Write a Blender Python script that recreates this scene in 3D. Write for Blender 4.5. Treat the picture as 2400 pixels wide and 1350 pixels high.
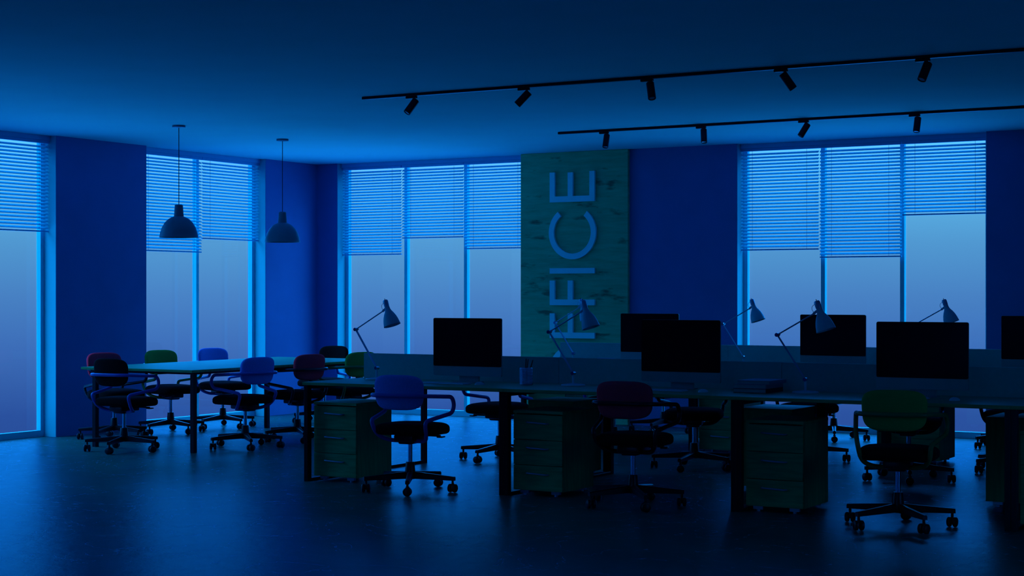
import bpy, bmesh, math, random
from mathutils import Vector, Matrix
random.seed(7)
scene = bpy.context.scene
for o in list(bpy.data.objects):
    bpy.data.objects.remove(o, do_unlink=True)
COL = scene.collection
R_ = math.radians

# ------------------------------------------------------------------ camera
cam_data = bpy.data.cameras.new('camera')
cam = bpy.data.objects.new('camera', cam_data)
COL.objects.link(cam)
YAW = R_(30.45)
cam.location = (11.955, -15.765, 1.38)
cam.rotation_euler = (R_(90), 0, YAW)
cam_data.sensor_width = 36.0
cam_data.lens = 3880.0 / 2400.0 * 36.0
cam_data.shift_y = 16.0 / 2400.0
cam_data.clip_end = 200
scene.camera = cam

# ------------------------------------------------------------------ view, world
vs = scene.view_settings
vs.view_transform = 'Standard'
vs.look = 'None'
vs.gamma = 1.0
vs.exposure = 0.0
vs.use_curve_mapping = False

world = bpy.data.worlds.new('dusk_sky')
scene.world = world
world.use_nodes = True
wn = world.node_tree.nodes
wl = world.node_tree.links
wn.clear()
w_out = wn.new('ShaderNodeOutputWorld')
w_bg = wn.new('ShaderNodeBackground')
w_tc = wn.new('ShaderNodeTexCoord')
w_sep = wn.new('ShaderNodeSeparateXYZ')
w_map = wn.new('ShaderNodeMapRange')
w_map.inputs['From Min'].default_value = -0.5
w_map.inputs['From Max'].default_value = 0.5
w_ramp = wn.new('ShaderNodeValToRGB')
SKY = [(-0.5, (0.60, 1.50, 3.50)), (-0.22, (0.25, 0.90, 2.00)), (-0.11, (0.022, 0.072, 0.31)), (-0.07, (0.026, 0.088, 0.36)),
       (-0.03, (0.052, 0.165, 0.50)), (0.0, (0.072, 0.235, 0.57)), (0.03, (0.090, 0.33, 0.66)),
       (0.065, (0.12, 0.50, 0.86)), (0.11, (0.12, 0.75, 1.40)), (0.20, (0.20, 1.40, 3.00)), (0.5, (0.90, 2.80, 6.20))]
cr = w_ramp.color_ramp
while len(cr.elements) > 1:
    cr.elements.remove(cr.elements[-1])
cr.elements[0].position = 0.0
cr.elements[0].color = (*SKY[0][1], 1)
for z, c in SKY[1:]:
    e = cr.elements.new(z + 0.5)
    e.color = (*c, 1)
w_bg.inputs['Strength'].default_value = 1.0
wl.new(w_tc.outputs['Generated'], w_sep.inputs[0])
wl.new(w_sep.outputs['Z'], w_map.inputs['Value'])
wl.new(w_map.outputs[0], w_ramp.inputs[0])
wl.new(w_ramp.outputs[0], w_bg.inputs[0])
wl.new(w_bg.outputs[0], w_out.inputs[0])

# ------------------------------------------------------------------ materials
def mat(name, col, rough=0.5, metal=0.0, vary=0.0, scale=8.0, bump=0.0, spec=0.5, tint=None, stretch=(1, 1, 1), transl=0.0, col2=None):
    """diffuse paint under a tinted gloss coat; metals are tinted gloss alone"""
    m = bpy.data.materials.new(name)
    m.use_nodes = True
    nt = m.node_tree
    nt.nodes.clear()
    N, L = nt.nodes.new, nt.links.new
    out = N('ShaderNodeOutputMaterial')
    dif = N('ShaderNodeBsdfDiffuse'); dif.name = 'paint'
    glo = N('ShaderNodeBsdfGlossy'); glo.name = 'gloss'
    glo.inputs['Roughness'].default_value = rough
    mixs = N('ShaderNodeMixShader')
    src = dif.outputs[0]
    dif.inputs[0].default_value = (*col, 1)
    if metal > 0:
        glo.inputs[0].default_value = (*col, 1)
        mixs.inputs[0].default_value = metal
    else:
        glo.inputs[0].default_value = (*(tint or COAT), 1)
        fr = N('ShaderNodeFresnel'); fr.inputs[0].default_value = 1.45
        mu = N('ShaderNodeMath'); mu.operation = 'MULTIPLY'; mu.inputs[1].default_value = spec * 1.6
        mu.use_clamp = True
        L(fr.outputs[0], mu.inputs[0]); L(mu.outputs[0], mixs.inputs[0])
    if vary > 0 or bump > 0:
        tc = N('ShaderNodeTexCoord')
        mp = N('ShaderNodeMapping')
        mp.inputs['Scale'].default_value = stretch
        nz = N('ShaderNodeTexNoise')
        nz.inputs['Scale'].default_value = scale
        nz.inputs['Detail'].default_value = 6
        L(tc.outputs['Object'], mp.inputs[0])
        L(mp.outputs[0], nz.inputs['Vector'])
        if vary > 0:
            rp = N('ShaderNodeValToRGB')
            c2 = col2 if col2 else tuple(c * (1 - vary) for c in col)
            rp.color_ramp.elements[0].position = 0.35
            rp.color_ramp.elements[0].color = (*c2, 1)
            rp.color_ramp.elements[1].position = 0.6
            rp.color_ramp.elements[1].color = (*col, 1)
            L(nz.outputs[0], rp.inputs[0])
            L(rp.outputs[0], dif.inputs[0])
            if metal > 0: L(rp.outputs[0], glo.inputs[0])
        if bump > 0:
            bp = N('ShaderNodeBump')
            bp.inputs['Strength'].default_value = bump
            bp.inputs['Distance'].default_value = 0.01
            L(nz.outputs[0], bp.inputs['Height'])
            L(bp.outputs[0], dif.inputs['Normal']); L(bp.outputs[0], glo.inputs['Normal'])
    if transl > 0:
        tr = N('ShaderNodeBsdfTranslucent')
        tr.inputs[0].default_value = (*col, 1)
        mx = N('ShaderNodeMixShader')
        mx.inputs[0].default_value = transl
        L(dif.outputs[0], mx.inputs[1])
        L(tr.outputs[0], mx.inputs[2])
        src = mx.outputs[0]
    L(src, mixs.inputs[1]); L(glo.outputs[0], mixs.inputs[2])
    L(mixs.outputs[0], out.inputs[0])
    return m

COAT = (0.05, 0.55, 0.95)
BT = COAT
M = {}
M['ceiling'] = mat('ceiling_paint', (0.030, 0.64, 0.90), 0.9, spec=0.1, vary=0.03, scale=2)
M['wall'] = mat('navy_wall_paint', (0.025, 0.16, 0.48), 0.75, spec=0.15, vary=0.05, scale=3)
M['frame'] = mat('pale_window_frame', (0.015, 0.60, 0.80), 0.55, spec=0.2, tint=BT, vary=0.02)
M['lining'] = mat('pale_reveal_paint', (0.012, 0.44, 0.60), 0.7, spec=0.15, vary=0.02)
M['slat'] = mat('blind_slat', (0.015, 0.74, 0.92), 0.5, spec=0.2, tint=BT, transl=0.38)
M['rail'] = mat('blind_rail', (0.012, 0.42, 0.80), 0.5, spec=0.2, tint=BT, vary=0.02)
M['cord'] = mat('blind_cord', (0.01, 0.25, 0.5), 0.8, spec=0.1, vary=0.1)
M['wood'] = mat('pine_wood', (0.006, 0.32, 0.15), 0.45, vary=0.3, scale=3.0, stretch=(1.5, 14, 14), spec=0.24, tint=BT, bump=0.05)
M['woodv'] = mat('pine_wood_side', (0.006, 0.30, 0.14), 0.5, vary=0.25, scale=3.0, stretch=(14, 14, 1.5), spec=0.4, tint=BT, bump=0.05)
M['black'] = mat('black_powder_coat', (0.006, 0.007, 0.012), 0.35, spec=0.4, vary=0.1, tint=BT)
M['plastic'] = mat('black_plastic', (0.007, 0.009, 0.014), 0.35, spec=0.5, vary=0.1, tint=BT)
M['chrome'] = mat('chrome', (0.10, 0.65, 1.0), 0.12, metal=1.0, vary=0.02)
M['steel'] = mat('satin_steel', (0.05, 0.42, 0.75), 0.35, metal=0.8, vary=0.03)
M['divider'] = mat('divider_felt', (0.02, 0.42, 0.52), 0.7, spec=0.2, vary=0.06, scale=40, tint=BT)
M['letter'] = mat('letter_acrylic', (0.08, 0.80, 1.0), 0.5, spec=0.3, vary=0.02)
M['white'] = mat('white_enamel', (0.03, 0.50, 0.75), 0.3, spec=0.5, vary=0.02, tint=BT)
M['pendant'] = mat('grey_enamel', (0.012, 0.15, 0.24), 0.4, spec=0.4, vary=0.03, tint=BT)
M['alu'] = mat('brushed_aluminium', (0.08, 0.30, 0.42), 0.4, metal=0.3, vary=0.03)
M['screen'] = mat('screen_glass', (0.006, 0.003, 0.009), 0.2, spec=0.35, vary=0.05)
M['seat'] = mat('black_seat_fabric', (0.008, 0.009, 0.010), 0.9, spec=0.04, vary=0.2, scale=120, bump=0.1)
FAB = {'black': (0.008, 0.010, 0.011), 'red': (0.75, 0.045, 0.11), 'green': (0.006, 0.30, 0.075), 'blue': (0.055, 0.22, 0.85)}
for k, c in FAB.items():
    M['back_' + k] = mat(k + '_fabric', c, 0.9, spec=0.05, vary=0.12, scale=150, bump=0.1)
TUB = {'black': (0.006, 0.010, 0.018), 'green': (0.006, 0.16, 0.060), 'blue': (0.03, 0.09, 0.50)}
for k, c in TUB.items():
    M['arm_' + k] = mat(k + '_lacquered_tube', c, 0.25, spec=0.5, vary=0.03, tint=BT)
M['paper'] = mat('book_pages', (0.04, 0.30, 0.42), 0.8, spec=0.1, vary=0.2, scale=20, stretch=(1, 1, 40))
M['cover'] = mat('book_cover', (0.03, 0.16, 0.30), 0.6, spec=0.3, vary=0.05)
M['cover2'] = mat('dark_book_cover', (0.010, 0.012, 0.02), 0.6, spec=0.3, vary=0.05)

# glass: clear pane with mirror reflection
g = bpy.data.materials.new('window_glass')
g.use_nodes = True
nt = g.node_tree
nt.nodes.clear()
go = nt.nodes.new('ShaderNodeOutputMaterial')
gm = nt.nodes.new('ShaderNodeMixShader')
gf = nt.nodes.new('ShaderNodeFresnel')
gf.inputs[0].default_value = 1.5
gt = nt.nodes.new('ShaderNodeBsdfTransparent')
gt.inputs[0].default_value = (0.97, 0.99, 1, 1)
gg = nt.nodes.new('ShaderNodeBsdfGlossy')
gg.inputs['Roughness'].default_value = 0.0
gb = nt.nodes.new('ShaderNodeNewGeometry')
gi = nt.nodes.new('ShaderNodeMath'); gi.operation = 'SUBTRACT'; gi.inputs[0].default_value = 1.0
gx = nt.nodes.new('ShaderNodeMath'); gx.operation = 'MULTIPLY'
nt.links.new(gb.outputs['Backfacing'], gi.inputs[1])
nt.links.new(gf.outputs[0], gx.inputs[0]); nt.links.new(gi.outputs[0], gx.inputs[1])
nt.links.new(gx.outputs[0], gm.inputs[0])
nt.links.new(gt.outputs[0], gm.inputs[1])
nt.links.new(gg.outputs[0], gm.inputs[2])
nt.links.new(gm.outputs[0], go.inputs[0])
M['glass'] = g

# polished concrete floor
f = bpy.data.materials.new('polished_concrete')
f.use_nodes = True
nt = f.node_tree
nt.nodes.clear()
fo = nt.nodes.new('ShaderNodeOutputMaterial')
fd = nt.nodes.new('ShaderNodeBsdfDiffuse')
fg = nt.nodes.new('ShaderNodeBsdfGlossy')
fg.inputs[0].default_value = (0.035, 0.35, 0.70, 1)
fm = nt.nodes.new('ShaderNodeMixShader')
ff = nt.nodes.new('ShaderNodeFresnel'); ff.inputs[0].default_value = 1.6
fw_ = nt.nodes.new('ShaderNodeMapRange')
fw_.inputs['From Min'].default_value = 0.1; fw_.inputs['From Max'].default_value = 0.9
fw_.inputs['To Min'].default_value = 0.20; fw_.inputs['To Max'].default_value = 0.50
nt.links.new(ff.outputs[0], fw_.inputs['Value']); nt.links.new(fw_.outputs[0], fm.inputs[0]); nt.links.new(fd.outputs[0], fm.inputs[1]); nt.links.new(fg.outputs[0], fm.inputs[2])
nt.links.new(fm.outputs[0], fo.inputs[0])
tc = nt.nodes.new('ShaderNodeTexCoord')
n1 = nt.nodes.new('ShaderNodeTexNoise'); n1.inputs['Scale'].default_value = 0.9; n1.inputs['Detail'].default_value = 9; n1.inputs['Roughness'].default_value = 0.62
n2 = nt.nodes.new('ShaderNodeTexNoise'); n2.inputs['Scale'].default_value = 10; n2.inputs['Detail'].default_value = 8; n2.inputs['Roughness'].default_value = 0.7
n3 = nt.nodes.new('ShaderNodeTexNoise'); n3.inputs['Scale'].default_value = 1.3; n3.inputs['Detail'].default_value = 5; n3.inputs['Distortion'].default_value = 1.6
r1 = nt.nodes.new('ShaderNodeValToRGB')
r1.color_ramp.elements[0].position = 0.3; r1.color_ramp.elements[0].color = (0.006, 0.095, 0.10, 1)
r1.color_ramp.elements[1].position = 0.7; r1.color_ramp.elements[1].color = (0.010, 0.145, 0.15, 1)
# thin scratches: where a distorted noise crosses its mid value
sb = nt.nodes.new('ShaderNodeMath'); sb.operation = 'SUBTRACT'; sb.inputs[1].default_value = 0.5
ab = nt.nodes.new('ShaderNodeMath'); ab.operation = 'ABSOLUTE'
cr2 = nt.nodes.new('ShaderNodeMapRange')
cr2.inputs['From Min'].default_value = 0.0; cr2.inputs['From Max'].default_value = 0.006
cr2.inputs['To Min'].default_value = 0.08; cr2.inputs['To Max'].default_value = 0.0
rr = nt.nodes.new('ShaderNodeMapRange')
rr.inputs['From Min'].default_value = 0.3; rr.inputs['From Max'].default_value = 0.75
rr.inputs['To Min'].default_value = 0.15; rr.inputs['To Max'].default_value = 0.30
ad = nt.nodes.new('ShaderNodeMath'); ad.operation = 'ADD'
sc = nt.nodes.new('ShaderNodeMath'); sc.operation = 'SUBTRACT'
bp = nt.nodes.new('ShaderNodeBump'); bp.inputs['Strength'].default_value = 0.55; bp.inputs['Distance'].default_value = 0.006
nt.links.new(tc.outputs['Object'], n1.inputs['Vector'])
nt.links.new(tc.outputs['Object'], n2.inputs['Vector'])
nt.links.new(tc.outputs['Object'], n3.inputs['Vector'])
nt.links.new(n1.outputs[0], r1.inputs[0])
nt.links.new(r1.outputs[0], fd.inputs[0])
nt.links.new(n2.outputs[0], rr.inputs['Value'])
nt.links.new(n3.outputs[0], sb.inputs[0]); nt.links.new(sb.outputs[0], ab.inputs[0]); nt.links.new(ab.outputs[0], cr2.inputs['Value'])
nt.links.new(rr.outputs[0], ad.inputs[0]); nt.links.new(cr2.outputs[0], ad.inputs[1])
nt.links.new(ad.outputs[0], fg.inputs['Roughness'])
nt.links.new(n2.outputs[0], sc.inputs[0]); nt.links.new(cr2.outputs[0], sc.inputs[1])
nt.links.new(sc.outputs[0], bp.inputs['Height'])
nt.links.new(bp.outputs[0], fd.inputs['Normal']); nt.links.new(bp.outputs[0], fg.inputs['Normal'])
M['floor'] = f

# big wall panel of boards
p = mat('weathered_board', (0.012, 0.24, 0.24), 0.6, spec=0.25, tint=BT)
nt = p.node_tree
b = nt.nodes['paint']
tc = nt.nodes.new('ShaderNodeTexCoord')
mp = nt.nodes.new('ShaderNodeMapping'); mp.inputs['Scale'].default_value = (1.2, 9, 9)
n1 = nt.nodes.new('ShaderNodeTexNoise'); n1.inputs['Scale'].default_value = 2.2; n1.inputs['Detail'].default_value = 9; n1.inputs['Roughness'].default_value = 0.65
mp2 = nt.nodes.new('ShaderNodeMapping'); mp2.inputs['Scale'].default_value = (2.0, 6, 7)
n2 = nt.nodes.new('ShaderNodeTexNoise'); n2.inputs['Scale'].default_value = 1.7; n2.inputs['Detail'].default_value = 7
r1 = nt.nodes.new('ShaderNodeValToRGB')
r1.color_ramp.elements[0].position = 0.3; r1.color_ramp.elements[0].color = (0.006, 0.34, 0.20, 1)
r1.color_ramp.elements[1].position = 0.65; r1.color_ramp.elements[1].color = (0.008, 0.50, 0.30, 1)
r2 = nt.nodes.new('ShaderNodeValToRGB')
r2.color_ramp.elements[0].position = 0.30; r2.color_ramp.elements[0].color = (0.30, 0.30, 0.34, 1)
r2.color_ramp.elements[1].position = 0.40; r2.color_ramp.elements[1].color = (1, 1, 1, 1)
mx = nt.nodes.new('ShaderNodeMix'); mx.data_type = 'RGBA'; mx.blend_type = 'MULTIPLY'; mx.inputs[0].default_value = 0.9
nt.links.new(tc.outputs['Object'], mp.inputs[0]); nt.links.new(mp.outputs[0], n1.inputs['Vector'])
nt.links.new(tc.outputs['Object'], mp2.inputs[0]); nt.links.new(mp2.outputs[0], n2.inputs['Vector'])
nt.links.new(n1.outputs[0], r1.inputs[0]); nt.links.new(n2.outputs[0], r2.inputs[0])
nt.links.new(r1.outputs[0], mx.inputs[6]); nt.links.new(r2.outputs[0], mx.inputs[7])
nt.links.new(mx.outputs[2], b.inputs[0])
M['board'] = p

# ------------------------------------------------------------------ mesh helpers
def box(bm, x0, x1, y0, y1, z0, z1, bev=0.0, seg=2, mtx=None):
    t = bmesh.new()
    bmesh.ops.create_cube(t, size=1.0)
    for v in t.verts:
        v.co = Vector(((x0 + x1) / 2 + v.co.x * (x1 - x0), (y0 + y1) / 2 + v.co.y * (y1 - y0), (z0 + z1) / 2 + v.co.z * (z1 - z0)))
    if bev > 0:
        bmesh.ops.bevel(t, geom=list(t.edges), offset=bev, segments=seg, profile=0.5, affect='EDGES')
    merge(bm, t, mtx)

def merge(bm, t, mtx=None):
    if mtx is not None:
        t.transform(mtx)
    mp = {}
    for v in t.verts:
        mp[v] = bm.verts.new(v.co)
    for fc in t.faces:
        try:
            bm.faces.new([mp[v] for v in fc.verts])
        except ValueError:
            pass
    t.free()

def fillet(pts, radii, n=6):
    out = [Vector(pts[0])]
    for i in range(1, len(pts) - 1):
        a, c, d = Vector(pts[i - 1]), Vector(pts[i]), Vector(pts[i + 1])
        r = radii[i] if isinstance(radii, (list, tuple)) else radii
        u = (a - c); w = (d - c)
        lu, lw = u.length, w.length
        k = min(r, lu * 0.49, lw * 0.49)
        if k < 1e-5:
            out.append(c); continue
        p0 = c + u / lu * k; p1 = c + w / lw * k
        for j in range(n + 1):
            t = j / n
            out.append(p0 * (1 - t) ** 2 + c * 2 * t * (1 - t) + p1 * t ** 2)
    out.append(Vector(pts[-1]))
    return out

def tube(bm, path, r, seg=12, cap=True, sx=1.0):
    path = [Vector(q) for q in path]
    rings = []
    tprev = None; nrm = None
    for i, q in enumerate(path):
        if i == 0: t = path[1] - q
        elif i == len(path) - 1: t = q - path[i - 1]
        else: t = path[i + 1] - path[i - 1]
        t.normalize()
        if nrm is None:
            a = Vector((0, 0, 1)) if abs(t.z) < 0.9 else Vector((1, 0, 0))
            nrm = (a - t * a.dot(t)).normalized()
        else:
            nrm = (nrm - t * nrm.dot(t)).normalized()
        bi = t.cross(nrm)
        rad = r[i] if isinstance(r, (list, tuple)) else r
        rings.append([bm.verts.new(q + nrm * math.cos(2 * math.pi * k / seg) * rad + bi * math.sin(2 * math.pi * k / seg) * rad * sx) for k in range(seg)])
    for a, c in zip(rings[:-1], rings[1:]):
        for k in range(seg):
            bm.faces.new((a[k], a[(k + 1) % seg], c[(k + 1) % seg], c[k]))
    if cap:
        bm.faces.new(list(reversed(rings[0]))); bm.faces.new(rings[-1])

def lathe(bm, prof, seg=32, mtx=None, close=False):
    t = bmesh.new()
    rings = []
    for r, z in prof:
        if r < 1e-6:
            rings.append([t.verts.new((0, 0, z))])
        else:
            rings.append([t.verts.new((r * math.cos(2 * math.pi * k / seg), r * math.sin(2 * math.pi * k / seg), z)) for k in range(seg)])
    pairs = list(zip(rings[:-1], rings[1:]))
    if close: pairs.append((rings[-1], rings[0]))
    for a, c in pairs:
        for k in range(seg):
            k2 = (k + 1) % seg
            if len(a) == 1 and len(c) == 1: continue
            if len(a) == 1: t.faces.new((a[0], c[k], c[k2]))
            elif len(c) == 1: t.faces.new((a[k], a[k2], c[0]))
            else: t.faces.new((a[k], a[k2], c[k2], c[k]))
    bmesh.ops.recalc_face_normals(t, faces=list(t.faces))
    merge(bm, t, mtx)

def slab(bm, outline, y0, y1, fn=None):
    """outline: list of (x,z); extruded along y; fn maps a point"""
    fn = fn or (lambda q: q)
    a = [bm.verts.new(fn(Vector((x, y0, z)))) for x, z in outline]
    c = [bm.verts.new(fn(Vector((x, y1, z)))) for x, z in outline]
    n = len(outline)
    for k in range(n):
        bm.faces.new((a[k], a[(k + 1) % n], c[(k + 1) % n], c[k]))
    bm.faces.new(list(reversed(a))); bm.faces.new(c)

def rrect(x0, x1, y0, y1, r, n=5):
    pts = []
    for cx, cy, a0 in ((x1 - r, y1 - r, 0), (x0 + r, y1 - r, 90), (x0 + r, y0 + r, 180), (x1 - r, y0 + r, 270)):
        for k in range(n + 1):
            a = R_(a0 + 90 * k / n)
            pts.append((cx + r * math.cos(a), cy + r * math.sin(a)))
    return pts

def cushion(bm, w, h, t, e=3.2, e2=2.4, nu=36, nv=9, fn=None, taper=0.0):
    """soft pad in XZ plane, thickness along Y; superellipse outline with rounded rim"""
    fn = fn or (lambda q: q)
    prof = []
    for i in range(nv + 1):
        a = -math.pi / 2 + math.pi * i / nv
        prof.append((math.copysign(abs(math.cos(a)) ** (2 / e2), 1), math.copysign(abs(math.sin(a)) ** (2 / e2), math.sin(a))))
    rim = min(w, h) * 0.5
    rings = []
    for s, y in prof:
        ring = []
        inset = (1 - s) * min(t * 0.9, rim)
        for k in range(nu):
            a = 2 * math.pi * k / nu
            cx = math.copysign(abs(math.cos(a)) ** (2 / e), math.cos(a)); cz = math.copysign(abs(math.sin(a)) ** (2 / e), math.sin(a))
            x = cx * (w / 2 - inset); z = cz * (h / 2 - inset)
            x *= 1 + taper * z / h
            ring.append(bm.verts.new(fn(Vector((x, y * t / 2, z)))))
        rings.append(ring)
    for a, c in zip(rings[:-1], rings[1:]):
        for k in range(nu):
            bm.faces.new((a[k], a[(k + 1) % nu], c[(k + 1) % nu], c[k]))
    # caps as grids towards the middle so curvature can follow
    for ring, sgn, y in ((rings[0], -1, -1), (rings[-1], 1, 1)):
        prev = ring
        cen = None
        for sc_ in (0.7, 0.4):
            cur = []
            for k in range(nu):
                a = 2 * math.pi * k / nu
                cx = math.copysign(abs(math.cos(a)) ** (2 / e), math.cos(a)); cz = math.copysign(abs(math.sin(a)) ** (2 / e), math.sin(a))
                ins = min(t * 0.9, rim)
                x = cx * (w / 2 - ins) * sc_; z = cz * (h / 2 - ins) * sc_
                x *= 1 + taper * z / h
                cur.append(bm.verts.new(fn(Vector((x, y * t / 2, z)))))
            for k in range(nu):
                bm.faces.new((prev[k], prev[(k + 1) % nu], cur[(k + 1) % nu], cur[k]))
            prev = cur
        cen = bm.verts.new(fn(Vector((0, y * t / 2, 0))))
        for k in range(nu):
            bm.faces.new((prev[k], prev[(k + 1) % nu], cen))

def build(name, bm, m, parent=None, smooth=35, loc=None):
    bmesh.ops.recalc_face_normals(bm, faces=list(bm.faces))
    me = bpy.data.meshes.new(name)
    bm.to_mesh(me); bm.free()
    me.materials.append(M[m] if isinstance(m, str) else m)
    if smooth:
        me.shade_smooth()
        me.set_sharp_from_angle(angle=R_(smooth))
    o = bpy.data.objects.new(name, me)
    COL.objects.link(o)
    if parent: o.parent = parent
    if loc: o.location = loc
    return o

def NB(): return bmesh.new()

def tag(o, label, cat, group=None):
    o['label'] = label; o['category'] = cat
    if group: o['group'] = group
    return o

def thing(name, label, cat, loc=(0, 0, 0), rz=0.0, group=None):
    o = bpy.data.objects.new(name, None)
    o.empty_display_size = 0.1
    COL.objects.link(o)
    o.location = loc; o.rotation_euler = (0, 0, rz)
    return tag(o, label, cat, group)

def struct(o):
    o['kind'] = 'structure'
    return o

def copy_tree(o, parent=None):
    c = o.copy(); COL.objects.link(c)
    if parent: c.parent = parent
    for ch in list(o.children):
        copy_tree(ch, c)
    return c

# ------------------------------------------------------------------ room shell
CH = 2.925
WT = 0.26          # wall thickness
XR, YF = 16.0, -18.5
bm = NB(); box(bm, -WT, XR + WT, YF - WT, WT, -0.12, 0.0); struct(build('floor', bm, 'floor', smooth=0))
bm = NB(); box(bm, -WT, XR + WT, YF - WT, WT, CH, CH + 0.12); struct(build('ceiling', bm, 'ceiling', smooth=0))
LW = [(-6.105, -4.155), (-2.902, -0.953)]   # openings in the left wall (y), in view
LX_FILL = [(-9.31, -7.36)]      # unseen opening added farther along the left wall, for fill light
FW_FILL = [(6.5, 8.3)]   # unseen opening added behind the camera (x) to light camera-facing sides
BW = [(0.298, 2.848), (5.356, 7.890)]      # openings in the back wall (x)
bm = NB()
box(bm, -WT, 0, YF, LX_FILL[0][0], 0, CH); box(bm, -WT, 0, LX_FILL[0][1], LW[0][0], 0, CH); box(bm, -WT, 0, LW[0][1], LW[1][0], 0, CH); box(bm, -WT, 0, LW[1][1], WT, 0, CH)
struct(build('wall_left', bm, 'wall', smooth=0))
bm = NB()
box(bm, 0, BW[0][0], 0, WT, 0, CH); box(bm, BW[0][1], BW[1][0], 0, WT, 0, CH); box(bm, BW[1][1], XR, 0, WT, 0, CH)
struct(build('wall_back', bm, 'wall', smooth=0))
RW_FILL = (-9.6, -7.9)                             # unseen opening added in the right wall (y) to lift the shadows
bm = NB(); box(bm, XR, XR + WT, YF, RW_FILL[0], 0, CH); box(bm, XR, XR + WT, RW_FILL[1], WT, 0, CH); struct(build('wall_right', bm, 'wall', smooth=0))
bm = NB()
box(bm, 0, FW_FILL[0][0], YF - WT, YF, 0, CH); box(bm, FW_FILL[0][1], XR, YF - WT, YF, 0, CH)
struct(build('wall_front', bm, 'wall', smooth=0))

# windows: local frame x along the wall (0..w), y outward depth (0 = wall face), built then placed
def window(name, w, npan, mtx):
    root = bpy.data.objects.new(name, None); COL.objects.link(root); struct(root)
    root.matrix_world = mtx
    fw, d0, d1 = 0.05, 0.16, 0.215
    bm = NB()
    box(bm, 0, fw, d0, d1, 0, CH); box(bm, w - fw, w, d0, d1, 0, CH)
    box(bm, fw, w - fw, d0, d1, 0, 0.062); box(bm, fw, w - fw, d0, d1, CH - 0.06, CH)
    build('frame', bm, 'frame', root, smooth=0)
    pitch = (w - fw * 2) / npan
    for k in range(1, npan):
        bm = NB(); c = fw + pitch * k
        box(bm, c - 0.021, c + 0.021, d0, d1, 0.062, CH - 0.06)
        build('mullion', bm, 'frame', root, smooth=0)
    for k in range(npan):
        bm = NB()
        a = fw + pitch * k + (0.021 if k else 0); c = fw + pitch * (k + 1) - (0.021 if k < npan - 1 else 0)
        box(bm, a, c, d1 - 0.012, d1 - 0.006, 0.062, CH - 0.06)
        build('pane', bm, 'glass', root, smooth=0)
    # jamb linings, pale paint, cover the wall thickness of the reveal
    bm = NB()
    box(bm, 0.0, 0.004, 0.004, d0, 0, CH - 0.001); box(bm, w - 0.004, w, 0.004, d0, 0, CH - 0.001)
    build('jamb_lining', bm, 'lining', root, smooth=0)
    bm = NB(); box(bm, 0.006, w - 0.006, 0.075, 0.15, CH - 0.045, CH - 0.001)
    build('header', bm, 'rail', root, smooth=0)
    return root

def blind(mtx, x0, x1, zb, label, group):
    root = thing('venetian_blind', label, 'blind', group=group)
    root.matrix_world = mtx
    bm = NB(); box(bm, x0 + 0.004, x1 - 0.004, 0.09, 0.125, CH - 0.075, CH - 0.046)
    build('headrail', bm, 'rail', root, smooth=0)
    bm = NB()
    pitch = 0.0335; zt = CH - 0.085
    n = int(round((zt - zb - 0.03) / pitch))
    hw, tilt = 0.0168, R_(42)
    for k in range(n):
        zc = zb + 0.032 + (k + 0.5) * (zt - zb - 0.03) / n - 0.008
        pr = []
        for s in (-1, -0.33, 0.33, 1):
            u = s * hw; arch = 0.0022 * (1 - s * s)
            y = 0.1075 + u * math.cos(tilt) - arch * math.sin(tilt)
            z = zc + u * math.sin(tilt) + arch * math.cos(tilt)
            pr.append((y, z))
        th = 0.0006
        ring = pr + [(y, z - th) for y, z in reversed(pr)]
        a = [bm.verts.new((x0 + 0.006, y, z)) for y, z in ring]
        c = [bm.verts.new((x1 - 0.006, y, z)) for y, z in ring]
        m_ = len(ring)
        for i in range(m_):
            bm.faces.new((a[i], a[(i + 1) % m_], c[(i + 1) % m_], c[i]))
        bm.faces.new(list(reversed(a))); bm.faces.new(c)
    build('slats', bm, 'slat', root, smooth=40)
    bm = NB(); box(bm, x0 + 0.006, x1 - 0.006, 0.096, 0.119, zb, zb + 0.014, 0.003)
    build('bottom_rail', bm, 'rail', root)
    for xx in (x0 + 0.13, x1 - 0.13):
        bm = NB(); tube(bm, [(xx, 0.094, zb + 0.01), (xx, 0.094, CH - 0.05)], 0.0013, 6)
        build('cord', bm, 'cord', root)
    return root

# left wall local: x along +Y world, y outward = -X world
def mL(y0): return Matrix.Translation((0, y0, 0)) @ Matrix.Rotation(R_(90), 4, 'Z')
def mB(x0): return Matrix.Translation((x0, 0, 0))
wL = LW[0][1] - LW[0][0]
window('window_1', wL, 2, mL(LW[0][0]))
window('window_2', LW[1][1] - LW[1][0], 2, mL(LW[1][0]))
window('window_3', BW[0][1] - BW[0][0], 3, mB(BW[0][0]))
window('window_4', BW[1][1] - BW[1][0], 3, mB(BW[1][0]))
window('window_5', wL, 2, mL(LX_FILL[0][0]))  # added out of view, lets in more sky light
for k, (a, c) in enumerate(FW_FILL):
    window('window_%d' % (6 + k), c - a, 2, Matrix.Translation((c, YF, 0)) @ Matrix.Rotation(math.pi, 4, 'Z'))  # added window behind the camera, unseen, acts as fill light
window('window_7', RW_FILL[1] - RW_FILL[0], 2, Matrix.Translation((XR, RW_FILL[1], 0)) @ Matrix.Rotation(-math.pi / 2, 4, 'Z'))  # added unseen window, brightens faces turned to the right
h = wL / 2
blind(mL(LW[0][0]), 0, h, 1.99, 'venetian blind of the leftmost window, at the very left picture edge', 'blinds of the left wall windows')
blind(mL(LW[0][0]), h, wL, 1.99, 'venetian blind of the leftmost window, ending beside the wide navy wall pier', 'blinds of the left wall windows')
blind(mL(LW[1][0]), 0, h, 1.838, 'lower hanging venetian blind of the two behind the nearer pendant lamp', 'blinds of the left wall windows')
blind(mL(LW[1][0]), h, wL, 1.99, 'shorter venetian blind between the two pendant lamps', 'blinds of the left wall windows')
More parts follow.
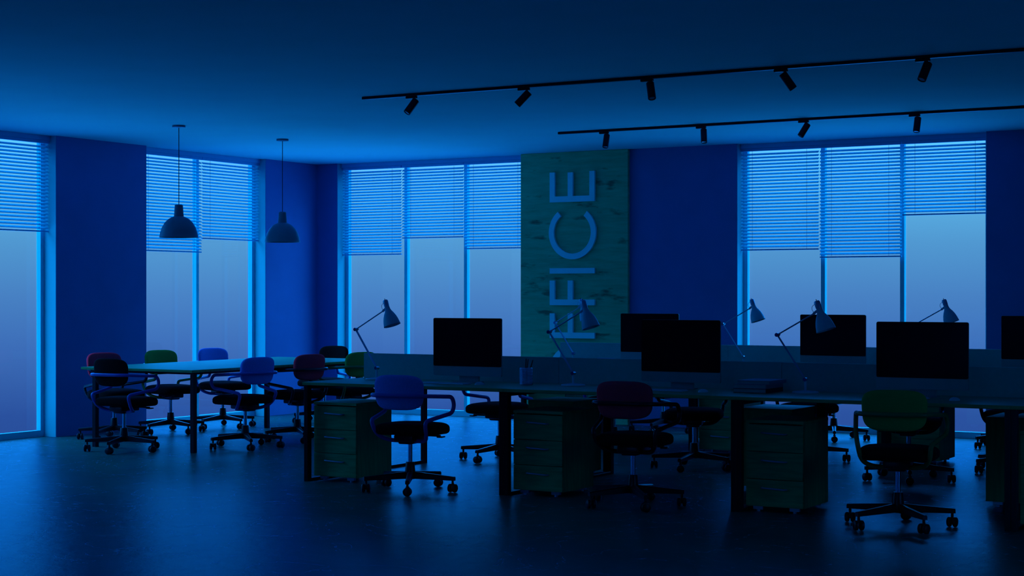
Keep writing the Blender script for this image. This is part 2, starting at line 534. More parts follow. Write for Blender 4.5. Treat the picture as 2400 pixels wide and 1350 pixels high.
w3 = BW[0][1] - BW[0][0]; t3 = w3 / 3
blind(mB(BW[0][0]), 0, t3, 1.845, 'longest blind of the window left of the wooden panel, beside the room corner', 'blinds of the middle window')
blind(mB(BW[0][0]), t3, 2 * t3, 2.03, 'middle and shortest blind of the window left of the wooden panel', 'blinds of the middle window')
blind(mB(BW[0][0]), 2 * t3, w3 - 0.01, 1.895, 'blind ending right beside the wooden sign panel', 'blinds of the middle window')
w4 = BW[1][1] - BW[1][0]; t4 = w4 / 3
blind(mB(BW[1][0]), 0, t4, 1.833, 'left blind of the right hand window, next to the navy wall', 'blinds of the right window')
blind(mB(BW[1][0]), t4, 2 * t4, 1.75, 'middle and longest blind of the right hand window', 'blinds of the right window')
blind(mB(BW[1][0]), 2 * t4, w4, 2.153, 'right and shortest blind of the right hand window', 'blinds of the right window')

# ------------------------------------------------------------------ wooden panel and letters
bm = NB(); box(bm, 2.826, 4.136, -0.048, -0.002, 0.002, CH - 0.002, 0.002, 1)
tag(build('wall_panel', bm, 'board'), 'tall dark green wooden board panel carrying the vertical sign on the back wall', 'wall panel')
XL, XRt = 3.206, 3.754      # letter top .. letter foot, on the panel plane
def letter(outline_list, label):
    bm = NB()
    for ol in outline_list:
        slab(bm, ol, -0.078, -0.0485)
    return tag(build('sign_letter', bm, 'letter', smooth=30), label, 'letter', 'letters of the vertical sign')
ST = 0.062
def rect(x0, x1, z0, z1): return [(x0, z0), (x1, z0), (x1, z1), (x0, z1)]
mid = 0.30
def poly_E(z0, z1):
    a, c, d, e_ = XL, XL + ST, XL + 0.222, XL + 0.222 + ST
    return [(a, z0), (XRt, z0), (XRt, z1), (XRt - ST, z1), (XRt - ST, z0 + ST), (e_, z0 + ST), (e_, z1 - 0.006), (d, z1 - 0.006), (d, z0 + ST), (c, z0 + ST), (c, z1), (a, z1)]
def poly_F(z0, z1):
    a, c, d, e_ = XL, XL + ST, XL + 0.222, XL + 0.222 + ST
    return [(a, z0), (XRt, z0), (XRt, z0 + ST), (e_, z0 + ST), (e_, z1), (d, z1), (d, z0 + ST), (c, z0 + ST), (c, z1), (a, z1)]
letter([poly_E(2.382, 2.705)], 'topmost pale blue letter E of the vertical sign, lying on its back')
cx, cz = (XL + XRt) / 2 + 0.003, 2.052
def arc(cx, cz, rx, rz, a0, a1, n=48):
    out = [(cx + rx * math.cos(R_(a0 + (a1 - a0) * k / n)), cz + rz * math.sin(R_(a0 + (a1 - a0) * k / n))) for k in range(n + 1)]
    inn = [(cx + (rx - ST) * math.cos(R_(a0 + (a1 - a0) * k / n)), cz + (rz - ST) * math.sin(R_(a0 + (a1 - a0) * k / n))) for k in range(n + 1)]
    return out, inn
def ring_letter(a0, a1, cz, rx, rz, label):
    bm = NB()
    out, inn = arc(cx, cz, rx, rz, a0, a1)
    full = abs(a1 - a0) >= 359.9
    n = len(out) - 1
    rings = []
    for k in range(n + (0 if full else 1)):
        rings.append([bm.verts.new((out[k][0], -0.078, out[k][1])), bm.verts.new((inn[k][0], -0.078, inn[k][1])),
                      bm.verts.new((inn[k][0], -0.0485, inn[k][1])), bm.verts.new((out[k][0], -0.0485, out[k][1]))])
    m_ = len(rings)
    for k in range(m_ if full else m_ - 1):
        a, c = rings[k], rings[(k + 1) % m_]
        for i in range(4):
            bm.faces.new((a[i], a[(i + 1) % 4], c[(i + 1) % 4], c[i]))
    if not full:
        bm.faces.new(rings[0]); bm.faces.new(list(reversed(rings[-1])))
    return tag(build('sign_letter', bm, 'letter', smooth=30), label, 'letter', 'letters of the vertical sign')
ring_letter(128, 412, 2.050, 0.288, 0.288, 'round pale blue letter C of the vertical sign, opening upward under the E')
letter([rect(XL, XRt, 1.610, 1.668)], 'single bar letter I of the vertical sign, lying between C and the upper F')
letter([poly_F(1.268, 1.535)], 'upper one of the two letters F on the vertical sign, right under the I')
letter([poly_F(0.912, 1.180)], 'lower one of the two letters F on the vertical sign, behind the desk lamps')
ring_letter(0, 360, 0.545, 0.288, 0.288, 'letter O at the foot of the vertical sign, almost hidden behind the desk screens')

# ------------------------------------------------------------------ ceiling lamps
def pendant(x, y, label):
    root = thing('pendant_lamp', label, 'pendant lamp', (x, y, 0), group='pendant lamps over the meeting table')
    bm = NB(); lathe(bm, [(0, CH), (0.06, CH), (0.06, CH - 0.018), (0, CH - 0.022)], 32); build('ceiling_rose', bm, 'pendant', root)
    bm = NB(); tube(bm, [(0, 0, CH - 0.02), (0, 0, 2.195)], 0.0035, 8); build('cable', bm, 'black', root)
    bm = NB(); lathe(bm, [(0, 2.203), (0.030, 2.203), (0.037, 2.196), (0.044, 2.098), (0.044, 2.09)], 40); build('socket_cover', bm, 'pendant', root)
    pr = [(0.040, 2.096), (0.062, 2.088), (0.095, 2.070), (0.128, 2.036), (0.153, 1.992), (0.168, 1.945), (0.175, 1.907), (0.177, 1.904)]
    inn = [(r - 0.004, z - 0.002) for r, z in reversed(pr)]
    bm = NB(); lathe(bm, pr + inn, 48, close=True); build('lamp_shade', bm, 'pendant', root)
    bm = NB(); lathe(bm, [(0, 2.07), (0.018, 2.068), (0.02, 2.04), (0.03, 2.01), (0.03, 1.985), (0.018, 1.965), (0, 1.96)], 20); build('bulb', bm, 'white', root)
    return root
pendant(1.683, -4.288, 'grey dome pendant lamp nearer the camera, hanging before the blinds on a long cable')
pendant(1.669, -2.761, 'grey dome pendant lamp farther away, hanging before the navy wall by the corner')

RV = Vector((math.cos(YAW), math.sin(YAW), 0)); FV = Vector((-math.sin(YAW), math.cos(YAW), 0))
def track(x0, x1, y, label):
    bm = NB(); box(bm, x0, x1, y - 0.017, y + 0.017, CH - 0.022, CH - 0.0005, 0.002, 1)
    return tag(build('ceiling_track', bm, 'black', smooth=30), label, 'lighting track', 'black lighting tracks')
track(4.40, 11.5, -5.21, 'long black lighting track on the ceiling, the one nearer the camera')
track(4.37, 10.5, -1.99, 'black lighting track on the ceiling, the one farther back near the windows')
def spot(x, y, d, label, grp):
    root = thing('track_spotlight', label, 'spotlight', (x, y, CH - 0.022), group=grp)
    bm = NB(); box(bm, -0.062, 0.032, -0.014, 0.014, -0.018, 0, 0.003, 1); build('track_adapter', bm, 'black', root)
    bm = NB(); tube(bm, [(0.012, 0, -0.016), (0.012, 0, -0.045)], 0.006, 10); build('stem', bm, 'black', root)
    dv = (RV * d[0] + Vector((0, 0, d[1])) - FV * d[2]).normalized()
    q = (-dv).to_track_quat('Z', 'Y').to_matrix().to_4x4()
    piv = Matrix.Translation(Vector((0.012, 0, -0.050)) + dv * 0.036) @ q
    r = 0.0285
    bm = NB(); lathe(bm, [(0, 0.062), (r - 0.005, 0.062), (r, 0.057), (r, -0.066), (r - 0.002, -0.068), (r - 0.006, -0.067), (r - 0.008, -0.060), (0, -0.058)], 28, piv)
    build('housing', bm, 'plastic', root)
    bm = NB(); lathe(bm, [(0, -0.061), (0.012, -0.0605), (0.019, -0.063)], 20, piv); build('lens', bm, 'steel', root)
    return root
NS = [(4.87, (-.55, -.80, .25)), (5.865, (-.70, -.72, -.1)), (6.87, (.08, -.92, .40)), (7.87, (.58, -.80, -.05)), (8.84, (-.40, -.9, .25))]
nm = ['leftmost spotlight of the near track, tilted down to the left', 'second spotlight of the near track, tilted strongly left', 'middle spotlight of the near track, hanging almost straight down',
      'fourth spotlight of the near track, the only one tilted right', 'last spotlight in view on the near track, upper right']
for (x, d), l in zip(NS, nm): spot(x, -5.21, d, l, 'spotlights on the near track')
FS = [(4.87, (-.14, -.93, .3)), (5.855, (0, -.95, .3)), (6.83, (-.52, -.85, 0)), (7.815, (-.15, -.95, .15))]
nm = ['leftmost spotlight of the far track, just above the wooden panel', 'second spotlight of the far track, pointing straight down above the navy wall',
      'third spotlight of the far track, tilted left above the right window', 'fourth spotlight of the far track, near the right end of the right window']
for (x, d), l in zip(FS, nm): spot(x, -1.99, d, l, 'spotlights on the far track')

# ------------------------------------------------------------------ bench desks
P = 1.72
LEGX, LEGY = 0.034, 0.050
def desk_proto():
    """local: origin = left end of the module, centre line of the double bench, floor. width P"""
    root = bpy.data.objects.new('bench_desk', None); COL.objects.link(root)
    for s in (-1, 1):
        bm = NB()
        y0, y1 = (-0.825, -0.035) if s < 0 else (0.035, 0.825)
        box(bm, 0.0, P, y0, y1, 0.713, 0.735, 0.0015, 1)
        build('tabletop', bm, 'wood', root)
    for x0 in (0.001, P - LEGX - 0.001):
        bm = NB()
        for y in (-0.805, 0.755):
            box(bm, x0, x0 + LEGX, y, y + LEGY, 0.0, 0.7125, 0.002, 1)
        box(bm, x0, x0 + LEGX, -0.755, 0.755, 0.0, 0.022, 0.002, 1)
        box(bm, x0, x0 + LEGX, -0.755, 0.755, 0.6825, 0.7125, 0.002, 1)
        build('leg_frame', bm, 'black', root)
    bm = NB()
    for y in (-0.42, 0.42): box(bm, LEGX, P - LEGX, y - 0.015, y + 0.015, 0.685, 0.7125)
    build('crossbeam', bm, 'black', root)
    return root
dp = desk_proto()
NX, NY, FX, FY = 4.41, -5.17, 4.295, -1.77
lab = ['left end desk of the near bench row, with blue chair in front', 'second desk of the near bench row, with the red chair in front', 'third desk of the near bench row, with the green chair in front', 'rightmost desk of the near bench row, cut by the right picture edge',
       'left end desk of the far bench row, before the wooden sign panel', 'middle desk of the far bench row, behind the near row', 'right desk of the far bench row, before the right hand window']
pos = [(NX + k * P, NY) for k in range(4)] + [(FX + k * P, FY) for k in range(3)]
for k, (x, y) in enumerate(pos):
    o = dp if k == 0 else copy_tree(dp)
    o.location = (x, y, 0)
    tag(o, lab[k], 'desk', 'near row of bench desks' if k < 4 else 'far row of bench desks')

dlab = ['divider screen at the left end of the near row, behind the blue chair', 'divider screen of the near row, behind the pen cup and the red chair', 'divider screen of the near row right of the vertical seam, behind the green chair', 'divider screen of the near row at the right picture edge',
        'divider screen of the far row in front of the sign letters', 'middle divider screen of the far row, below the navy wall', 'right divider screen of the far row, below the right window']
for k, (x, y) in enumerate(pos):
    bm = NB(); box(bm, -0.022 if k in (0, 4) else 0.002, P - 0.002, -0.012, 0.012, 0.7135, 0.924, 0.002, 1)
    o = build('desk_divider', bm, 'divider', loc=(x, y, 0))
    tag(o, dlab[k], 'desk divider', 'near row desk dividers' if k < 4 else 'far row desk dividers')

# ------------------------------------------------------------------ drawer pedestals
def cab_proto():
    """local: origin front-left-floor corner; front faces -Y"""
    W, D, H = 0.385, 0.455, 0.585
    root = bpy.data.objects.new('drawer_pedestal', None); COL.objects.link(root)
    bm = NB()
    box(bm, 0, 0.016, 0.018, D, 0.035, H - 0.02); box(bm, W - 0.016, W, 0.018, D, 0.035, H - 0.02)
    box(bm, 0.016, W - 0.016, D - 0.012, D, 0.035, H - 0.02); box(bm, 0.016, W - 0.016, 0.02, D - 0.012, 0.035, 0.05)
    build('carcass', bm, 'woodv', root, smooth=0)
    bm = NB(); box(bm, -0.002, W + 0.002, 0, D, H - 0.02, H, 0.0015, 1); build('top_panel', bm, 'wood', root)
    z0, z1 = 0.037, H - 0.024
    hgt = (z1 - z0) / 3
    for k in range(3):
        a = z0 + k * hgt
        bm = NB(); box(bm, 0.001, W - 0.001, 0.0, 0.017, a, a + hgt - 0.004, 0.001, 1)
        d = build('drawer', bm, 'wood', root)
        bm = NB(); zc = a + hgt * 0.66; xa, xb = 0.112, 0.272
        path = fillet([(xa, 0.001, zc + 0.004), (xa + 0.004, -0.020, zc + 0.004), (xb - 0.004, -0.020, zc - 0.002), (xb, 0.001, zc - 0.002)], 0.012, 4)
        tube(bm, path, 0.0052, 8, sx=1.9)
        build('handle', bm, 'steel', d)
    for x in (0.07, W - 0.07):
        for y in (0.04, D - 0.04):
            bm = NB(); box(bm, x - 0.033, x + 0.033, y - 0.012, y + 0.012, 0.012, 0.035, 0.002, 1)
            lathe(bm, [(0, 0), (0.012, 0), (0.012, 0.014), (0, 0.014)], 14, Matrix.Translation((x, y, 0)))
            build('foot', bm, 'steel', root)
    return root
cp = cab_proto()
cl = []
for k in range(4): cl.append((NX + k * P + 0.037, NY - 0.73, 0, ['under the left end of the near row, beside the blue chair', 'between the blue and the red chair of the near row', 'between the red and the green chair of the near row', 'at the right picture edge, right of the thick black leg'][k]))
for k in range(3): cl.append((NX + (k + 1) * P - 0.037, NY + 0.73, math.pi, ['turned away, behind the pedestal left of the red chair', 'turned away, bright topped, right of the red chair', 'turned away, left of the thick leg at the right picture edge'][k]))
for k in range(3): cl.append((FX + k * P + 0.037, FY - 0.73, 0, ['hidden under the left end of the far row', 'of the far row seen between red chair and third leg', 'of the far row seen behind the green chair'][k]))
for k in range(3): cl.append((FX + (k + 1) * P - 0.037, FY + 0.73, math.pi, ['turned away, window side of the far row near the sign', 'turned away, window side of the far row at its middle', 'turned away, window side of the far row at its right'][k]))
for k, (x, y, rz, l) in enumerate(cl):
    o = cp if k == 0 else copy_tree(cp)
    o.location = (x, y, 0); o.rotation_euler = (0, 0, rz)
    tag(o, 'wooden three drawer pedestal ' + l, 'drawer cabinet', 'near row pedestals' if k < 7 else 'far row pedestals')

# ------------------------------------------------------------------ meeting table
mt = thing('meeting_table', 'large rectangular meeting table with thin top under the pendant lamps', 'table', (1.63, -3.375, 0))
bm = NB(); box(bm, -0.66, 0.66, -1.425, 1.425, 0.703, 0.726, 0.002, 1); build('tabletop', bm, 'wood', mt)
bm = NB()
for s in (-1, 1):
    box(bm, s * 0.60 - 0.015, s * 0.60 + 0.015, -1.35, 1.12, 0.683, 0.7025)
for y in (-1.335, 1.105): box(bm, -0.585, 0.585, y - 0.015, y + 0.015, 0.683, 0.7025)
build('underframe', bm, 'black', mt, smooth=0)
for x in (-0.565, 0.60):
    for y in (-1.335, 1.12):
        bm = NB(); box(bm, x - 0.022, x + 0.022, y - 0.022, y + 0.022, 0, 0.683, 0.003, 1); build('leg', bm, 'black', mt)

# ------------------------------------------------------------------ office chairs
def chair_parts():
    """mesh parts, chair faces +Y, origin on the floor under the column"""
    parts = {}
    def sm(name, bm, m): # unlinked mesh only
        bmesh.ops.recalc_face_normals(bm, faces=list(bm.faces))
        me = bpy.data.meshes.new(name); bm.to_mesh(me); bm.free()
        me.shade_smooth(); me.set_sharp_from_angle(angle=R_(40))
        if m: me.materials.append(M[m])
        return me
    # base: hub and five arms
    bm = NB()
    lathe(bm, [(0, 0.085), (0.036, 0.085), (0.039, 0.10), (0.037, 0.13), (0.031, 0.20), (0.028, 0.206), (0.0, 0.206)], 28)
    parts['hub'] = sm('hub', bm, 'plastic')
    bm = NB()
    n = 7
    prev = None
    for i in range(n):
        t = i / (n - 1)
        r = 0.025 + 0.310 * t
        hw = 0.020 - 0.006 * t; zt = 0.138 - 0.028 * t; zb = 0.088 - 0.005 * t
        ring = [bm.verts.new((r, -hw, zb)), bm.verts.new((r, hw, zb)), bm.verts.new((r, hw, zt - 0.008)), bm.verts.new((r, hw * 0.5, zt)), bm.verts.new((r, -hw * 0.5, zt)), bm.verts.new((r, -hw, zt - 0.008))]
        if prev:
            for k in range(6): bm.faces.new((prev[k], prev[(k + 1) % 6], ring[(k + 1) % 6], ring[k]))
        else: bm.faces.new(list(reversed(ring)))
        prev = ring
    bm.faces.new(prev)
    parts['star_leg'] = sm('star_leg', bm, 'plastic')
    # caster at origin of its own: twin wheels + hood + stem
    bm = NB()
    for s in (-1, 1):
        mt_ = Matrix.Translation((0.0, s * 0.0175, 0.0305)) @ Matrix.Rotation(R_(90), 4, 'X')
        lathe(bm, [(0, -0.0125), (0.023, -0.0125), (0.0290, -0.008), (0.0305, 0), (0.0290, 0.008), (0.023, 0.0125), (0, 0.0125)], 22, mt_)
    tube(bm, [(0, -0.031, 0.0305), (0, 0.031, 0.0305)], 0.006, 8)
    box(bm, -0.012, 0.014, -0.0048, 0.0048, 0.022, 0.068, 0.003, 1)
    tube(bm, [(0.0, 0, 0.060), (0.0, 0, 0.094)], 0.0085, 10)
    parts['caster'] = sm('caster', bm, 'plastic')
    bm = NB(); lathe(bm, [(0, 0.20), (0.0155, 0.20), (0.0155, 0.35), (0, 0.35)], 24)
    parts['column'] = sm('gas_column', bm, 'chrome')
    bm = NB()
    box(bm, -0.075, 0.075, -0.11, 0.12, 0.352, 0.402, 0.012, 2)
    box(bm, -0.055, 0.055, -0.085, 0.085, 0.334, 0.360, 0.012, 2)
    parts['mechanism'] = sm('mechanism', bm, 'plastic')
    bm = NB()
    box(bm, 0.06, 0.165, 0.125, 0.155, 0.376, 0.388, 0.003, 1); box(bm, 0.145, 0.19, 0.12, 0.175, 0.369, 0.379, 0.003, 1)
    parts['lever'] = sm('lever', bm, 'plastic')
    bm = NB()
    def fs(q):   # pad built in XZ with thickness Y -> lay flat
        x, y, z = q
        front = max(0.0, z / 0.43)
        return Vector((x, z + 0.035, 0.443 + y - 0.020 * front * front * 2 - 0.010 * (abs(x) / 0.23) ** 2))
    cushion(bm, 0.462, 0.44, 0.082, e=4.2, e2=3.0, fn=fs)
    parts['seat'] = sm('seat', bm, 'seat')
    bm = NB()
    def fb(q):
        x, y, z = q
        return Vector((x, -0.192 + y + 0.9 * x * x - 0.05 * (z / 0.12) * 0.25, 0.702 + z))
    cushion(bm, 0.378, 0.246, 0.050, e=3.7, e2=2.8, fn=fb, taper=0.08)
    parts['backrest'] = sm('backrest', bm, None)
    bm = NB()
    box(bm, -0.035, 0.035, -0.232, -0.205, 0.672, 0.692, 0.004, 2)
    parts['back_bracket'] = sm('back_bracket', bm, 'plastic')
    half = [(0.0, -0.02, 0.353), (0.145, -0.045, 0.357), (0.198, -0.135, 0.40), (0.212, -0.185, 0.505), (0.268, 0.125, 0.548), (0.272, 0.150, 0.605), (0.266, 0.125, 0.662), (0.205, -0.190, 0.682), (0.150, -0.232, 0.682), (0.0, -0.240, 0.682)]
    rad = [0, 0.05, 0.06, 0.045, 0.045, 0.045, 0.06, 0.05, 0.05, 0]
    full = half[:-1] + [(0.0, -0.240, 0.682)] + [(-x, y, z) for x, y, z in reversed(half[:-1])]
    rads = rad[:-1] + [0] + list(reversed(rad[:-1]))
    bm = NB(); tube(bm, fillet(full, rads, 6), 0.0145, 12)
    parts['arm_frame'] = sm('arm_frame', bm, None)
    return parts
CPARTS = chair_parts()
_mc = {}
def mesh_with(name, m):
    k = (name, m)
    if k not in _mc:
        me = CPARTS[name].copy(); me.materials.clear(); me.materials.append(M[m]); _mc[k] = me
    return _mc[k]
def chair(x, y, rz, base, back, arm, label, grp):
    root = thing('office_chair', label, 'chair', (x, y, 0), R_(rz), grp)
    def put(nm, me, parent=root, lab=None):
        o = bpy.data.objects.new(nm, me); COL.objects.link(o); o.parent = parent
        if lab: o['label'] = lab
        return o
    put('seat', CPARTS['seat'])
    put('backrest', mesh_with('backrest', 'back_' + back), lab=back + ' fabric backrest')
    put('back_bracket', CPARTS['back_bracket'])
    put('arm_frame', mesh_with('arm_frame', 'arm_' + arm), lab=arm + ' looping tube armrests')
    put('mechanism', CPARTS['mechanism']); put('lever', CPARTS['lever'])
    put('gas_column', CPARTS['column'], lab='chrome gas column')
    sb_ = put('hub', CPARTS['hub'])
    for k in range(5):
        a = R_(base + 30.45 - rz + 72 * k)
        l = put('star_leg', CPARTS['star_leg']); l.rotation_euler = (0, 0, a)
        c = put('caster', CPARTS['caster'], l)
        c.location = (0.318, 0, 0); c.rotation_euler = (0, 0, R_(90 + random.uniform(-35, 35)))
    return root
G1, G2, G3, G4, G5 = 'chairs around the meeting table', 'chairs in front of the near desk row', 'chairs on the far side of the near desk row', 'chairs on the near side of the far desk row', 'chairs on the window side of the far desk row'
CH_ = [
 (1.585, -4.89, 1, -100, 'black', 'blue', 'black backed chair with blue looping arms at the near end of the meeting table', G1),
 (0.665, -4.06, -102, -105, 'red', 'black', 'red backed chair against the navy pier, partly hidden by the black backed one', G1),
 (0.620, -3.22, -103, -118, 'green', 'green', 'green backed chair on the window side of the meeting table', G1),
 (0.640, -2.45, -102, -118, 'blue', 'blue', 'blue backed chair on the window side of the meeting table, before the window mullion', G1),
 (2.325, -4.125, 80, -72, 'blue', 'blue', 'blue backed chair on the room side of the meeting table, seen from behind', G1),
 (2.275, -3.30, 80, -72, 'red', 'black', 'red backed chair on the room side of the meeting table, left of the first desk', G1),
 (1.135, -1.36, 180, -90, 'black', 'blue', 'black backed chair with blue arms at the corner end of the meeting table', G1),
 (2.34, -2.56, 77, -72, 'green', 'green', 'green backed chair beyond the left end of the near desk divider', G1),
 (5.43, -6.08, 6, -90, 'blue', 'blue', 'dark blue chair seen from behind at the first near desk', G2),
 (7.15, -6.03, 7, -80, 'red', 'black', 'dark red chair with black arms seen from behind at the second near desk', G2),
 (8.94, -6.10, 10, -76, 'green', 'green', 'dark green chair seen from behind at the third near desk, largest in view', G2),
 (4.86, -3.90, 180, -124, 'blue', 'blue', 'blue armed chair across the first near desk, seat seen left of thick desk leg', G3),
 (6.54, -3.70, 197, -116, 'red', 'black', 'chair with black arms seen under the second near desk behind the red chair', G3),
 (8.26, -3.66, 186, -102, 'red', 'black', 'chair mostly hidden behind the green chair, facing the camera', G3),
 (5.27, -2.60, 4, -80, 'blue', 'blue', 'far row chair whose chrome column shows just below the red backrest', G4),
 (7.10, -2.66, 6, -86, 'black', 'black', 'far row chair hidden behind third near pedestal, one caster showing to its right', G4),
 (8.79, -2.66, 0, -90, 'black', 'black', 'far row chair hidden behind the pedestal at the right picture edge', G4),
 (4.825, -0.63, 178, -116, 'black', 'black', 'window side chair whose star base shows right of the red chair armrest', G5),
 (6.60, -0.60, 172, -100, 'black', 'black', 'window side chair with column visible between third pedestal and green chair', G5),
 (8.26, -0.62, 180, -95, 'black', 'black', 'window side chair at the right, hidden but for a caster beside the right pedestal', G5),
]
for a in CH_: chair(*a)

# ------------------------------------------------------------------ monitors
def monitor_proto():
    root = bpy.data.objects.new('computer_monitor', None); COL.objects.link(root)
    # local: front faces -Y, origin on desk top at stand centre
    bm = NB()
    slab(bm, rrect(-0.295, 0.295, 0.046, 0.473, 0.012), -0.012, 0.0)
    bulge = bmesh.new(); lathe(bulge, [(0, 0.032), (0.12, 0.028), (0.22, 0.010), (0.25, 0.0), (0, 0)], 36)
    merge(bm, bulge, Matrix.Translation((0, 0, 0.262)) @ Matrix.Rotation(R_(-90), 4, 'X') @ Matrix.Diagonal((1, 0.75, 1, 1)))
    build('casing', bm, 'alu', root)
    bm = NB(); slab(bm, rrect(-0.294, 0.294, 0.118, 0.472, 0.010), -0.0145, -0.0121); build('screen', bm, 'screen', root)
    bm = NB()
    box(bm, -0.085, 0.085, 0.018, 0.026, 0.03, 0.24, 0.003, 1, Matrix.Rotation(R_(-6), 4, 'X'))
    box(bm, -0.088, 0.088, -0.085, 0.085, 0.0, 0.006, 0.002, 1)
    box(bm, -0.085, 0.085, 0.014, 0.030, 0.004, 0.05, 0.003, 1)
    build('stand', bm, 'alu', root)
    return root
mp_ = monitor_proto()
ML = [(5.497, -5.42, 'dark monitor of the first near desk, above the blue chair', 'monitors of the near row'),
      (7.215, -5.42, 'dark monitor of the second near desk, overlapping the monitor behind it', 'monitors of the near row'),
      (8.885, -5.42, 'largest dark monitor, above the green chair', 'monitors of the near row'),
      (5.345, -2.02, 'far row monitor before the navy wall, partly behind the second near monitor', 'monitors of the far row'),
      (7.095, -2.02, 'far row monitor before the right window, behind a lamp head', 'monitors of the far row'),
      (8.83, -2.02, 'far row monitor cut by the right picture edge', 'monitors of the far row')]
for k, (x, y, l, gr) in enumerate(ML):
    o = mp_ if k == 0 else copy_tree(mp_)
    o.location = (x, y, 0.7355)
    tag(o, l, 'monitor', gr)

# ------------------------------------------------------------------ desk lamps
def lamp_proto():
    root = bpy.data.objects.new('desk_lamp', None); COL.objects.link(root)
    A = Vector((0, 0, 0.090)); B_ = Vector((-0.195, 0, 0.380)); Cc = Vector((0.055, 0, 0.520))
    bm = NB(); lathe(bm, [(0, 0), (0.085, 0), (0.088, 0.006), (0.082, 0.012), (0.02, 0.018), (0, 0.018)], 40)
    build('base', bm, 'white', root)
    bm = NB(); tube(bm, [(0, 0, 0.014), (0, 0, 0.082)], 0.008, 12); build('post', bm, 'white', root)
    bm = NB()
    for y in (-0.007, 0.007): tube(bm, [A + Vector((0, y, 0)), B_ + Vector((0, y, 0))], 0.0038, 8)
    build('lower_arm', bm, 'steel', root)
    bm = NB(); tube(bm, [B_, Cc], 0.0048, 10); build('upper_arm', bm, 'steel', root)
    for q in (A, B_):
        bm = NB(); tube(bm, [q + Vector((0, -0.016, 0)), q + Vector((0, 0.016, 0))], 0.013, 16)
        tube(bm, [q + Vector((0.010, -0.02, 0.002)), q + Vector((0.010, 0.02, 0.002))], 0.005, 10)
        build('joint', bm, 'chrome', root)
    ax = Matrix.Translation((0.078, 0, 0.600)) @ Matrix.Rotation(R_(-19), 4, 'Y')
    # shade profile down the axis
    pr = [(0.0180, -0.030), (0.0185, -0.050), (0.0205, -0.068), (0.027, -0.085), (0.039, -0.105), (0.050, -0.130), (0.058, -0.158), (0.064, -0.190), (0.0655, -0.197)]
    inn = [(r - 0.0022, z + 0.0005) for r, z in reversed(pr)]
    bm = NB(); lathe(bm, pr + inn, 40, ax, close=True); sh = build('lamp_shade', bm, 'white', root)
    bm = NB(); lathe(bm, [(0, 0.006), (0.015, 0.005), (0.0205, -0.004), (0.0200, -0.036), (0.018, -0.052), (0, -0.052)], 28, ax)
    build('socket', bm, 'steel', root)
    bm = NB()
    tube(bm, [ax @ Vector((0, 0, 0.004)), ax @ Vector((0, 0, 0.016))], 0.0025, 8)
    build('switch', bm, 'black', root)
    bm = NB(); tube(bm, [Cc, ax @ Vector((-0.018, 0, -0.058))], 0.009, 12); build('bracket', bm, 'white', root)
    bm = NB(); lathe(bm, [(0, -0.06), (0.014, -0.07), (0.024, -0.10), (0.024, -0.12), (0.014, -0.14), (0, -0.145)], 18, ax)
    build('bulb', bm, 'white', root)
    bm = NB(); q0 = ax @ Vector((-0.018, 0, -0.012))
    tube(bm, fillet([q0, q0 + Vector((-0.020, 0, -0.014)), q0 + Vector((-0.020, 0, -0.040)), Cc + Vector((0.01, 0, 0.006))], 0.02, 5), 0.0016, 6)
    build('cable', bm, 'white', root)
    return root
lp = lamp_proto()
LL = [(4.707, -5.46, 'white jointed desk lamp at the left end of the near row', 'desk lamps of the near row'),
      (6.394, -5.45, 'white jointed desk lamp in front of the sign, the nearer of the two there', 'desk lamps of the near row'),
      (8.115, -5.44, 'white jointed desk lamp beside the books, its head before a far monitor', 'desk lamps of the near row'),
      (4.535, -2.00, 'white jointed desk lamp of the far row in front of the sign letters', 'desk lamps of the far row'),
      (6.255, -2.00, 'white jointed desk lamp of the far row at the left edge of the right window', 'desk lamps of the far row'),
      (7.975, -2.00, 'white jointed desk lamp of the far row showing above the largest monitor', 'desk lamps of the far row')]
for k, (x, y, l, gr) in enumerate(LL):
    o = lp if k == 0 else copy_tree(lp)
    o.location = (x, y, 0.7355)
    tag(o, l, 'desk lamp', gr)

# ------------------------------------------------------------------ small desk things
def keyboard(x, y, label):
    root = thing('keyboard', label, 'keyboard', (x, y, 0.7353), group='keyboards of the near row')
    bm = NB(); box(bm, -0.19, 0.19, -0.055, 0.055, 0, 0.007, 0.002, 1); build('case', bm, 'white', root)
    bm = NB()
    for r in range(5):
        for c in range(14):
            if r == 0 and 4 <= c <= 9:
                if c == 4: box(bm, -0.183 + c * 0.0262, -0.183 + 10 * 0.0262 - 0.003, -0.050, -0.033, 0.0066, 0.0095)
                continue
            box(bm, -0.183 + c * 0.0262, -0.183 + (c + 1) * 0.0262 - 0.003, -0.050 + r * 0.0202, -0.050 + r * 0.0202 + 0.017, 0.0066, 0.0095)
    build('keys', bm, 'white', root, smooth=0)
keyboard(5.455, -5.67, 'slim white keyboard left of the mouse on the first near desk')
keyboard(7.165, -5.66, 'slim white keyboard on the second near desk, next to the red backrest')
keyboard(8.80, -5.66, 'slim white keyboard below the largest monitor, behind the green backrest')
def mouse(x, y, label):
    bm = NB()
    t = bmesh.new(); bmesh.ops.create_uvsphere(t, u_segments=24, v_segments=12, radius=1.0)
    for v in t.verts:
        v.co = Vector((v.co.x * 0.030, v.co.y * 0.054, max(0.0, v.co.z) * 0.021 * (1 - 0.25 * v.co.y)))
    bmesh.ops.remove_doubles(t, verts=list(t.verts), dist=0.0003)
    merge(bm, t)
    tag(build('computer_mouse', bm, 'white', loc=(x, y, 0.7352)), label, 'computer mouse', 'mice of the near row')
mouse(5.735, -5.64, 'small white mouse below the first near monitor')
mouse(7.485, -5.66, 'small white mouse between second monitor and the books')
mouse(9.165, -5.69, 'small white mouse right of the green chair')
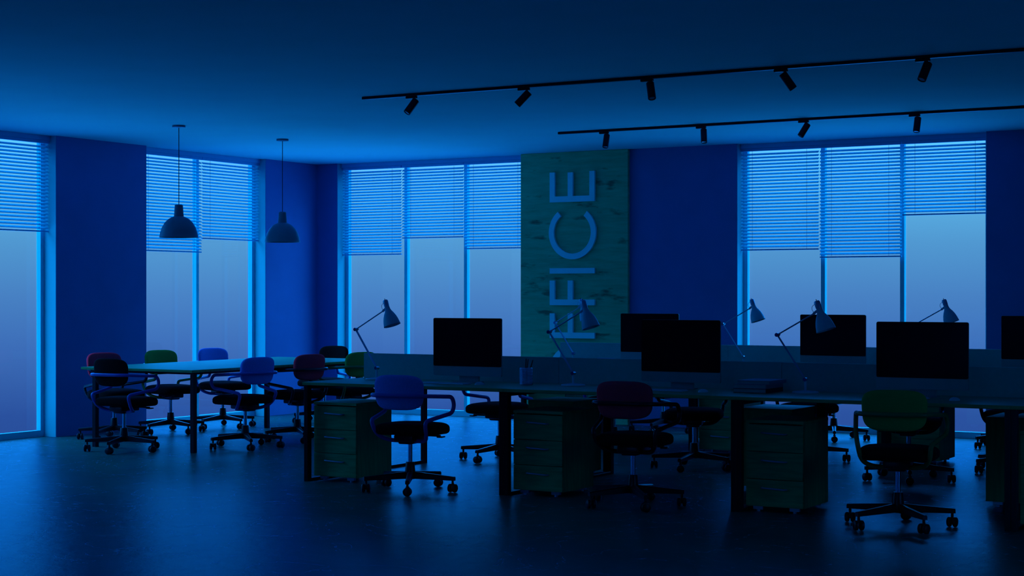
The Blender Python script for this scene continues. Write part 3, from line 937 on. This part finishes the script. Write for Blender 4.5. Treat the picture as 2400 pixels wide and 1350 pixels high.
# pen cup of stacked metal rings with three pens
cupx, cupy = 6.038, -5.50
pc = thing('pen_cup', 'ribbed metal pen cup standing left of the second near lamp', 'pen cup', (cupx, cupy, 0.7353))
bm = NB()
pr = [(0, 0.0), (0.044, 0.0)]
n = 12
for k in range(n):
    z = 0.004 + k * 0.0098
    pr += [(0.0445, z), (0.0475, z + 0.0035), (0.0475, z + 0.006), (0.0445, z + 0.0092)]
pr += [(0.043, 0.124), (0.042, 0.004), (0, 0.004)]
lathe(bm, pr, 36); build('cup', bm, 'steel', pc)
for k, (dx, dy, tx, ty, lb) in enumerate(((-0.012, 0.01, 0.03, 0.02, 'leftmost upright pen in the metal cup'), (0.006, -0.01, 0.14, 0.0, 'middle pen in the metal cup, slightly tilted'), (0.012, 0.005, 0.32, 0.05, 'rightmost pen in the metal cup, leaning most to the right'))):
    bm = NB(); d = Vector((tx, ty, 1)).normalized()
    q = Vector((dx - tx * 0.06, dy, 0.008))
    tube(bm, [q, q + d * 0.006, q + d * 0.165, q + d * 0.180], [0.001, 0.0042, 0.0042, 0.003], 8)
    tag(build('pen', bm, 'black', loc=(cupx, cupy, 0.7353)), lb, 'pen', 'pens in the metal cup')
# books
def book(x0, x1, y0, y1, z0, z1, cov, label, rz=0.0):
    cx_, cy_ = (x0 + x1) / 2, (y0 + y1) / 2
    root = thing('book', label, 'book', (cx_, cy_, z0), rz, group='stack of books on the second near desk')
    w, d, hh = (x1 - x0) / 2, (y1 - y0) / 2, z1 - z0
    bm = NB()
    box(bm, -w, w, -d, d, 0, 0.003); box(bm, -w, w, -d, d, hh - 0.003, hh); box(bm, w - 0.003, w, -d, d, 0.003, hh - 0.003)
    build('cover', bm, cov, root, smooth=0)
    bm = NB(); box(bm, -w + 0.004, w - 0.0032, -d + 0.004, d - 0.004, 0.0031, hh - 0.0031); build('pages', bm, 'paper', root, smooth=0)
book(7.675, 7.905, -5.60, -5.30, 0.7353, 0.7640, 'cover2', 'bottom book of the stack, with a black spine')
book(7.675, 7.905, -5.60, -5.30, 0.7642, 0.7920, 'cover', 'middle book of the stack')
book(7.700, 7.930, -5.60, -5.30, 0.7922, 0.8170, 'cover', 'top book of the stack, pushed to the right')
